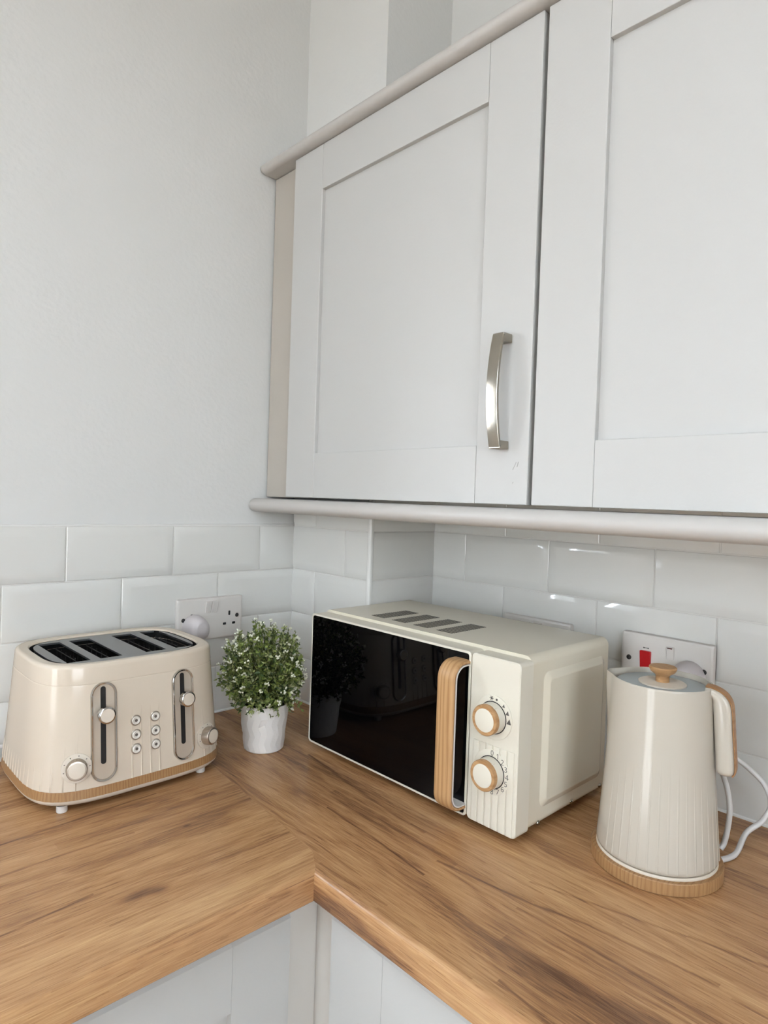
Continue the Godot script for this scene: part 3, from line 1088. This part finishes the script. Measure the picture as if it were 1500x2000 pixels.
func kettle():
	var u := Vector3(0.982, 0, -0.19).normalized()
	var w := u.cross(Vector3.UP).normalized()       # towards the camera side
	var base := thing("kettle_stand", "round wooden power stand under the kettle, with white cord", "stand", KC)
	var st := mk()
	lathe(st, [Vector2(0.0, 0.0), Vector2(0.0785, 0.0), Vector2(0.0800, 0.0015), Vector2(0.0800, 0.0145), Vector2(0.0788, 0.0160), Vector2(0.0, 0.0160)], KC, Vector3.UP, 72)
	part(st, "wooden_disc", M.wood_base, base)
	st = mk()
	lathe(st, [Vector2(0.0735, 0.0155), Vector2(0.0735, 0.0175), Vector2(0.0720, 0.0190), Vector2(0.0, 0.0190)], KC, Vector3.UP, 64)
	part(st, "rim_plate", M.cream_matt, base)
	st = mk()
	tube(st, smooth_path([KC + Vector3(0.060, 0.006, -0.056), Vector3(0.930, 0.0055, -0.060), Vector3(0.9300, 0.0200, -0.100), Vector3(0.9430, 0.0350, -0.120), Vector3(0.9500, 0.0560, -0.130), Vector3(0.9410, 0.0790, -0.135), Vector3(0.9200, 0.0960, -0.135), Vector3(0.8900, 0.1150, -0.130), Vector3(0.8450, 0.150, -0.125), Vector3(0.8230, 0.1760, -0.132), Vector3(0.8200, 0.1850, -0.142)], 9), 0.0036, 10)
	part(st, "power_cord", M.white_cord, base)
	st = mk()
	tube(st, smooth_path([Vector3(0.8960, 0.105, -0.090), Vector3(0.9130, 0.085, -0.070), Vector3(0.9200, 0.060, -0.062), Vector3(0.9190, 0.035, -0.060), Vector3(0.9150, 0.014, -0.062), Vector3(0.9120, 0.0055, -0.058)], 8), 0.0036, 10)
	part(st, "cord_loop", M.white_cord, base)

	var o := thing("kettle", "cream ribbed kettle with wooden lid knob, standing on round wooden stand", "kettle", KC + Vector3(0, 0.0195, 0))
	var ang_pt := func(a: float, y: float, rr: float) -> Vector3:    # a from the spout (-u), turning towards the camera side
		return KC + Vector3.UP * y + (-u * cos(a) + w * sin(a)) * rr
	st = mk()
	var segs := 120
	var R := []
	var lv := [[0.0195, -0.006], [0.0198, -0.0025], [0.0215, -0.0007], [0.025, 0.0]]
	for k in 15: lv.append([0.030 + 0.2065 * k / 14.0, 0.0])
	lv += [[0.2385, -0.0004], [0.2390, -0.0012], [0.2385, -0.0020], [0.2340, -0.0024], [0.2270, -0.0026]]
	for l in lv:
		var ring := []
		for j in segs:
			var a := TAU * j / segs
			# the rim rises a little at the spout and falls towards the handle
			ring.append(ang_pt.call(a, l[0], k_r(l[0], a) + l[1]))
		R.append(ring)
	loft(st, R, true, true, false, 0.7)
	var ribs := 40
	for i in ribs:
		var a := TAU * (i + 0.5) / ribs
		var top := 0.118 + 0.040 * sin(clampf((a - 0.7) / 2.2, 0.0, 1.0) * PI) if a < PI else 0.13
		if absf(wrapf(a, -PI, PI)) < 0.75: continue
		var RR := []
		for k in 9:
			var y: float = lerp(0.0235, top, k / 8.0)
			var r := k_r(y, a)
			var dA := 0.0016 / r
			var hgt := 0.0009 * (1.0 - pow(k / 8.0, 3.0))
			RR.append([ang_pt.call(a - dA, y, r - 0.0002), ang_pt.call(a, y, r + hgt), ang_pt.call(a + dA, y, r - 0.0002)])
		loft(st, RR, false, false, false, 0.3)
	part(st, "body", M.kettle_cream, o)
	# lid
	st = mk()
	lathe(st, [Vector2(0.0, 0.2255), Vector2(0.0560, 0.2255), Vector2(0.0572, 0.2290), Vector2(0.0566, 0.2318), Vector2(0.0545, 0.2328), Vector2(0.0, 0.2336)], KC, Vector3.UP, 72)
	var lid := part(st, "lid", M.lid_glass, o)
	st = mk()
	lathe(st, [Vector2(0.0290, 0.2328), Vector2(0.0290, 0.2345), Vector2(0.0276, 0.2353), Vector2(0.0, 0.2356)], KC, Vector3.UP, 48)
	part(st, "lid_disc", M.cream_matt, lid)
	st = mk()
	lathe(st, [Vector2(0.0084, 0.2350), Vector2(0.0082, 0.2425), Vector2(0.0092, 0.2445), Vector2(0.0150, 0.2485), Vector2(0.0168, 0.2520), Vector2(0.0170, 0.2540), Vector2(0.0160, 0.2552), Vector2(0.0, 0.2556)], KC, Vector3.UP, 36)
	part(st, "lid_knob", M.wood_band, lid)
	# handle: from the rim outwards and down, open at its lower end
	var ctrl := [[0.0520, 0.2345], [0.0590, 0.2340], [0.0655, 0.2300], [0.0700, 0.2225], [0.0720, 0.2100], [0.0735, 0.1900], [0.0752, 0.1700], [0.0768, 0.1500], [0.0775, 0.1345]]
	var cp := []
	for q in ctrl: cp.append(KC + u * q[0] + Vector3.UP * q[1])
	var path := smooth_path(cp, 6)
	var n := path.size()
	var hw := fill(n, 0.0125)
	var ht := []
	for i in n:
		var s := float(i) / (n - 1)
		ht.append(lerp(0.0060, 0.0110, smoothstep(0.1, 0.45, s)))
		hw[i] = 0.0125
	for k in 4:
		var e := [0.45, 0.72, 0.88, 0.97]
		hw[n - 1 - k] *= e[k]
		ht[n - 1 - k] *= e[k]
	st = mk()
	sweep(st, path, w, hw, ht, 24, 3.0)
	var hd := part(st, "handle", M.kettle_cream, o)
	var outer := []
	for i in n - 1:
		var t: Vector3 = (path[min(i + 1, n - 1)] - path[max(i - 1, 0)]).normalized()
		var nr := t.cross(w).normalized()
		if nr.dot(u) < 0 and nr.y < 0: nr = -nr
		if nr.dot(u + Vector3.UP) < 0: nr = -nr
		outer.append(path[i] + nr * ht[i])
	st = mk()
	sweep(st, outer, w, fill(n - 1, 0.0100), fill(n - 1, 0.0011), 18, 3.0)
	tag(part(st, "handle_strip", M.wood_strip, hd), "wooden strip on the outside of the handle")

# ------------------------------------------------------------------ plant
func plant():
	var at := Vector3(0.222, 0.0, 0.213)
	var o := thing("potted_plant", "small leafy artificial plant in a crumpled white pot", "plant", at)
	rng.seed = 77
	var st := mk()
	var segs := 22
	var R := []
	var prof := [[0.0335, 0.0], [0.0358, 0.002], [0.0375, 0.018], [0.0392, 0.034], [0.0412, 0.050], [0.0430, 0.066], [0.0446, 0.082], [0.0448, 0.0845], [0.0425, 0.0845], [0.0405, 0.072]]
	for i in prof.size():
		var ring := []
		for j in segs:
			var a := TAU * (j + (0.5 if i % 2 == 1 and i < 7 else 0.0)) / segs
			var jit := rng.randf_range(-0.0011, 0.0011) if i > 1 and i < 7 else 0.0
			ring.append(at + Vector3(cos(a) * (prof[i][0] + jit), prof[i][1] + (rng.randf_range(-0.004, 0.004) if i > 1 and i < 6 else 0.0), -sin(a) * (prof[i][0] + jit)))
		R.append(ring)
	loft(st, R, true, true, false, 0.985)
	part(st, "pot", M.pot, o)
	st = mk()
	lathe(st, [Vector2(0.0405, 0.0735), Vector2(0.025, 0.078), Vector2(0.0, 0.080)], at, Vector3.UP, 24)
	part(st, "soil", M.soil, o)
	var sst := mk()
	var lst := mk()
	var bst := mk()
	var greens := [Color(0.09, 0.13, 0.025), Color(0.14, 0.19, 0.035), Color(0.20, 0.25, 0.06), Color(0.28, 0.32, 0.11), Color(0.38, 0.40, 0.20), Color(0.05, 0.08, 0.02)]
	var leaf := func(s, p: Vector3, d: Vector3, len_: float, wid: float, col: Color):
		var side := d.cross(Vector3(rng.randf_range(-1, 1), rng.randf_range(-1, 1), rng.randf_range(-1, 1))).normalized()
		var nn := side.cross(d).normalized()
		var m0 := p + d * len_ * 0.5 + nn * len_ * 0.12
		var tip := p + d * len_
		s.set_color(col)
		for q in [[p, m0 + side * wid, tip], [p, tip, m0 - side * wid]]:
			var fn: Vector3 = (q[1] - q[0]).cross(q[2] - q[0]).normalized()
			for v in [q[0], q[2], q[1]]: V(s, v, fn)
	var ctr := at + Vector3(0, 0.141, 0)
	for i in 300:
		# tips spread over a ball that hangs a little over the pot
		var z := 1.0 - 2.0 * (i + 0.5) / 300.0
		if z < -0.94: continue
		var ph := i * 2.39996 + rng.randf() * 0.3
		var rad := sqrt(1.0 - z * z)
		var dir := Vector3(rad * cos(ph), z, rad * sin(ph))
		var reach := Vector3(0.080, 0.083, 0.080) * rng.randf_range(0.86, 1.07)
		if rng.randf() < 0.08: reach *= 1.09
		if dir.x * 0.64 - dir.z * 0.77 > 0.72: reach *= 0.82     # leaves room for the microwave
		var tip := ctr + dir * reach
		var root := at + Vector3(dir.x * 0.022, 0.080, dir.z * 0.022)
		var mid := root.lerp(tip, 0.5) + Vector3(0, 0.018, 0) + Vector3(dir.x, 0, dir.z) * 0.006
		var path := smooth_path([root, mid, tip], 5)
		tube(sst, path, 0.0006, 4)
		var tone := rng.randf()
		for k in 20:
			var s := rng.randf_range(0.32, 1.0)
			var fi := s * (path.size() - 1)
			var a: Vector3 = path[int(fi)]
			var b: Vector3 = path[min(int(fi) + 1, path.size() - 1)]
			var p := a.lerp(b, fi - int(fi))
			var out := (b - a).normalized() if b != a else dir
			var d := (out * 0.6 + Vector3(rng.randf_range(-1, 1), rng.randf_range(-1, 1), rng.randf_range(-1, 1))).normalized()
			var pick: int = clampi(int(tone * 3.0 + rng.randf_range(0.0, 2.6)), 0, 4)
			if rng.randf() < 0.22: pick = 5
			leaf.call(lst, p, d, rng.randf_range(0.006, 0.0115), rng.randf_range(0.0017, 0.0030), greens[pick])
		if rng.randf() < 0.40:
			for k in rng.randi_range(3, 6):
				var d := (dir + Vector3(rng.randf_range(-0.8, 0.8), rng.randf_range(-0.5, 0.8), rng.randf_range(-0.8, 0.8))).normalized()
				var e := tip + d * rng.randf_range(0.003, 0.008)
				tube(sst, [tip, e], 0.0004, 4)
				lathe(bst, [Vector2(0.0, -0.0018), Vector2(0.0015, -0.0006), Vector2(0.0017, 0.0006), Vector2(0.0, 0.0026)], e, d, 6)
	tag(part(sst, "stems", M.stem, o), "", "", "", "stuff")
	tag(part(lst, "leaves", M.leaf, o), "", "", "", "stuff")
	tag(part(bst, "buds", M.bud, o), "tiny white buds", "", "", "stuff")

# ------------------------------------------------------------------ sockets and plugs
# local frame: e1 along the wall, up, nrm off the wall; c is the centre of the plate on the tiles
func plate(o: Node3D, c: Vector3, e1: Vector3, nrm: Vector3, hw: float, hh: float) -> Node3D:
	var st := mk()
	var R := []
	for l in [[0.0, 0.0], [0.0, 0.0065], [0.0012, 0.0085], [0.004, 0.0092]]:
		var ring := []
		for p in rrect(hw - l[0], hh - l[0], 0.004, 4): ring.append(c + e1 * p.x + Vector3.UP * p.y + nrm * l[1])
		R.append(ring)
	loft(st, R, true, true, true, 0.75)
	return part(st, "plate", M.white_plastic, o)

func on_plate(o: Node3D, called: String, m: Material, c: Vector3, e1: Vector3, nrm: Vector3, x: float, y: float, hw: float, hh: float, n0: float, n1: float, tilt := 0.0):
	var st := mk()
	var R := []
	for l in [[0.0, n0, 0.0], [0.0, n1 - 0.0006, 1.0], [0.0008, n1, 1.0]]:
		var ring := []
		for p in rrect(hw - l[0], hh - l[0], 0.0015, 3):
			ring.append(c + e1 * (x + p.x) + Vector3.UP * (y + p.y) + nrm * (l[1] + tilt * l[2] * p.y / hh))
		R.append(ring)
	loft(st, R, true, true, true, 0.75)
	return part(st, called, m, o)

func screw(o: Node3D, c: Vector3, e1: Vector3, nrm: Vector3, x: float, y: float):
	var st := mk()
	lathe(st, [Vector2(0.0042, 0.0088), Vector2(0.0042, 0.0096), Vector2(0.0030, 0.0104), Vector2(0.0, 0.0106)], c + e1 * x + Vector3.UP * y, nrm, 16)
	part(st, "screw", M.dark_metal, o)

func plug(label: String, c: Vector3, e1: Vector3, nrm: Vector3):
	var o := thing("plug", label, "plug", c, "white plugs")
	var st := mk()
	var R := []
	for l in [[1.0, 0.0], [1.0, 0.010], [0.93, 0.020], [0.80, 0.030], [0.62, 0.0355], [0.4, 0.037]]:
		var ring := []
		for j in 32:
			var a := TAU * j / 32
			# domed top, squarer shoulders at the bottom
			var e := 2.0 if sin(a) > 0 else 3.2
			var k: float = pow(pow(abs(cos(a)), e) + pow(abs(sin(a)), e), -1.0 / e)
			ring.append(c + e1 * (cos(a) * k * 0.0245 * l[0]) + Vector3.UP * (sin(a) * k * 0.0255 * l[0] + (1.0 - l[0]) * 0.006) + nrm * l[1])
		R.append(ring)
	loft(st, R, true, true, true, 0.6)
	var b := part(st, "plug_body", M.plug_white, o)
	st = mk()
	lathe(st, [Vector2(0.0055, -0.010), Vector2(0.0045, 0.006), Vector2(0.0, 0.006)], c + nrm * 0.012 - Vector3.UP * 0.026, Vector3.DOWN, 14)
	part(st, "cord_grip", M.plug_white, b)

func sockets():
	var E := Vector3(0, 0, -1)
	var N := Vector3.RIGHT
	var c := Vector3(0.0046, 0.2030, 0.2120)
	var o := thing("wall_socket", "white double wall socket between toaster and plant, one plug in it", "socket", c, "white double sockets")
	plate(o, c, E, N, 0.0735, 0.043)
	for x in [-0.0071, 0.0071]: on_plate(o, "rocker", M.white_plastic, c, E, N, x, 0.0235, 0.0064, 0.0125, 0.006, 0.0125, 0.0030)
	for sx in [-0.0425, 0.0425]:
		on_plate(o, "pin_hole", M.black, c, E, N, sx, 0.0075, 0.0026, 0.0050, 0.006, 0.0096)
		for dx in [-0.0108, 0.0108]: on_plate(o, "pin_hole", M.black, c, E, N, sx + dx, -0.0140, 0.0040, 0.0027, 0.006, 0.0096)
	for x in [-0.0605, 0.0605]: screw(o, c, E, N, x, 0.0015)
	plug("white plug in the double socket behind the toaster", c + E * -0.0385 + N * 0.0094 + Vector3.UP * -0.014, E, N)
	# cooker switch behind the kettle
	E = Vector3.RIGHT
	N = Vector3.BACK
	c = Vector3(0.7797, 0.2090, ZB + 0.0046)
	o = thing("cooker_switch", "white switch plate with red rocker on the tiles behind the kettle", "switch", c)
	plate(o, c, E, N, 0.0735, 0.043)
	on_plate(o, "red_rocker", M.red, c, E, N, -0.0315, 0.0005, 0.0088, 0.0155, 0.006, 0.0125, 0.0018)
	on_plate(o, "rocker", M.white_plastic, c, E, N, 0.0080, 0.0190, 0.0062, 0.0108, 0.006, 0.0110, 0.0016)
	on_plate(o, "indicator", M.red_dark, c, E, N, 0.0080, 0.0275, 0.0036, 0.0009, 0.008, 0.0134)
	on_plate(o, "print_mark", M.print_pale, c, E, N, -0.0315, 0.0205, 0.0052, 0.0011, 0.008, 0.0094)
	for dx in [-0.011, 0.011]: on_plate(o, "pin_hole", M.black, c, E, N, 0.0385 + dx, -0.0240, 0.0032, 0.0021, 0.006, 0.0094)
	for x in [-0.0600, 0.0600]: screw(o, c, E, N, x, 0.0)
	plug("white plug in the switch plate behind the kettle", c + E * 0.0390 + N * 0.0094 + Vector3.UP * -0.012, E, N)
	c = Vector3(0.5365, 0.2020, ZB + 0.0046)
	o = thing("wall_socket", "white double wall socket mostly hidden behind the microwave", "socket", c, "white double sockets")
	plate(o, c, E, N, 0.0735, 0.043)
	for x in [-0.0071, 0.0071]: on_plate(o, "rocker", M.white_plastic, c, E, N, x, 0.0235, 0.0064, 0.0125, 0.006, 0.0125, 0.0030)
	for x in [-0.0605, 0.0605]: screw(o, c, E, N, x, 0.0015)

# ------------------------------------------------------------------ scene
func _ready():
	# camera
	var yaw := 3.95092074
	var pitch := -0.01943984
	var roll := 0.03331007
	var fwd := Vector3(sin(yaw) * cos(pitch), sin(pitch), cos(yaw) * cos(pitch))
	var rt := fwd.cross(Vector3.UP).normalized()
	var up := rt.cross(fwd)
	var r2 := rt * cos(roll) + up * sin(roll)
	var u2 := up * cos(roll) - rt * sin(roll)
	var cam := Camera3D.new()
	cam.name = "camera"
	add_child(cam)
	cam.transform = Transform3D(Basis(r2, u2, -fwd), Vector3(1.21044553, 0.459245464, 0.871188426))
	cam.fov = rad_to_deg(2.0 * atan(1000.0 / 1259.25357))
	cam.near = 0.02
	cam.current = true
	# sky seen through the two windows
	var env := Environment.new()
	env.background_mode = Environment.BG_SKY
	var sky := Sky.new()
	var psm := ProceduralSkyMaterial.new()
	psm.sky_top_color = Color(0.90, 0.95, 1.0)
	psm.sky_horizon_color = Color(0.93, 0.96, 1.0)
	psm.ground_horizon_color = Color(0.86, 0.86, 0.86)
	psm.ground_bottom_color = Color(0.82, 0.82, 0.82)
	psm.sky_energy_multiplier = 6.0
	psm.ground_energy_multiplier = 6.0
	psm.sun_angle_max = 0.0
	sky.sky_material = psm
	env.sky = sky
	env.ambient_light_source = Environment.AMBIENT_SOURCE_DISABLED
	env.tonemap_mode = Environment.TONE_MAPPER_LINEAR
	env.tonemap_exposure = 0.32
	env.sdfgi_enabled = true
	env.ssao_enabled = true
	env.ssil_enabled = true
	var we := WorldEnvironment.new()
	we.name = "world_environment"
	we.environment = env
	add_child(we)

	make_materials()
	M.steel_warm = mat(c8(190, 178, 164), 0.3, 0.85)
	M.bud = mat(c8(236, 236, 216), 0.5)
	M.panel_warm = mat(c8(214, 202, 186), 0.25, 0.35)
	M.post = mat(c8(224, 219, 212), 0.4)
	M.scuff = mat(c8(178, 176, 172), 0.6)
	M.red_dark = mat(c8(96, 30, 28), 0.4)
	M.print_pale = mat(c8(150, 146, 142), 0.7)
	M.wood_strip = M.wood_band.duplicate()
	M.wood_strip.albedo_color = c8(208, 190, 176)
	M.wood_band.albedo_color = c8(222, 212, 204)
	M.wood_handle = M.wood.duplicate()
	M.wood_handle.albedo_color = c8(232, 224, 216)
	var ven_up := veneer_tex(33, c8(210, 174, 128), c8(174, 132, 88), c8(138, 98, 60), true)
	M.wood_handle.albedo_texture = ven_up
	M.wood_handle.uv1_scale = Vector3(17, 3.0, 17)
	M.wood_slant = mat(c8(206, 194, 182), 0.45)
	M.wood_slant.albedo_texture = ven_up
	M.wood_slant.uv1_triplanar = true
	M.wood_slant.uv1_scale = Vector3(30, 9, 30)
	M.wood_base = M.wood_slant.duplicate()
	M.wood_base.uv1_scale = Vector3(24, 7, 24)

	build_room()
	var zr := func(x: float, z: float) -> Vector2: return Vector2(x, z + 0.19)
	var zl := func(x: float, z: float) -> Vector2: return Vector2(z, x)
	var veins_r := [
		[[zr.call(0.476, 0.2662), zr.call(0.58, 0.272), zr.call(0.6886, 0.2837)], 0.0016, 0.34],
		[[zr.call(0.6773, 0.2484), zr.call(0.8063, 0.2325), zr.call(0.8729, 0.2151), zr.call(1.0, 0.20)], 0.0024, 0.30],
		[[zr.call(0.7811, 0.1946), zr.call(0.95, 0.150), zr.call(1.0237, 0.1369), zr.call(1.2, 0.12)], 0.0022, 0.28],
		[[zr.call(0.8536, 0.3584), zr.call(0.9085, 0.3662), zr.call(1.05, 0.374)], 0.0030, 0.36],
		[[zr.call(0.80, 0.252), zr.call(0.8843, 0.2489), zr.call(0.9688, 0.2510), zr.call(1.1, 0.248)], 0.0020, 0.22],
		[[zr.call(0.30, 0.17), zr.call(0.5, 0.20), zr.call(0.62, 0.21)], 0.0030, 0.20],
		[[zr.call(0.44, 0.225), zr.call(0.56, 0.232), zr.call(0.70, 0.240)], 0.0050, 0.14],
		[[zr.call(0.82, 0.305), zr.call(0.92, 0.310), zr.call(1.1, 0.300)], 0.0090, 0.16]]
	var veins_l := [
		[[zl.call(0.2755, 0.44), zl.call(0.2755, 0.4807), zl.call(0.2866, 0.6523), zl.call(0.295, 0.9)], 0.0018, 0.30],
		[[zl.call(0.3669, 0.5108), zl.call(0.363, 0.5497), zl.call(0.3629, 0.6423), zl.call(0.37, 0.9)], 0.0018, 0.28],
		[[zl.call(0.470, 0.60), zl.call(0.4781, 0.6721), zl.call(0.4802, 0.6963), zl.call(0.49, 0.9)], 0.0014, 0.24],
		[[zl.call(0.33, 0.37), zl.call(0.34, 0.46), zl.call(0.335, 0.60)], 0.0060, 0.13]]
	var knots_l := [[zl.call(0.5039, 0.5600), 0.026, 0.0085, 0.42], [zl.call(0.512, 0.540), 0.012, 0.006, 0.25], [zl.call(0.395, 0.449), 0.005, 0.003, 0.3]]
	for left_side in [false, true]:
		var m := mat(Color.WHITE, 0.27)
		m.albedo_texture = worktop_tex(2048, 1000, 1500.0, 40 if left_side else 11, veins_l if left_side else veins_r, knots_l if left_side else [], 0.68 if left_side else 0.88)
		worktop(left_side, m)
	upper_cabinets()
	base_cabinets()
	microwave()
	toaster()
	kettle()
	plant()
	sockets()
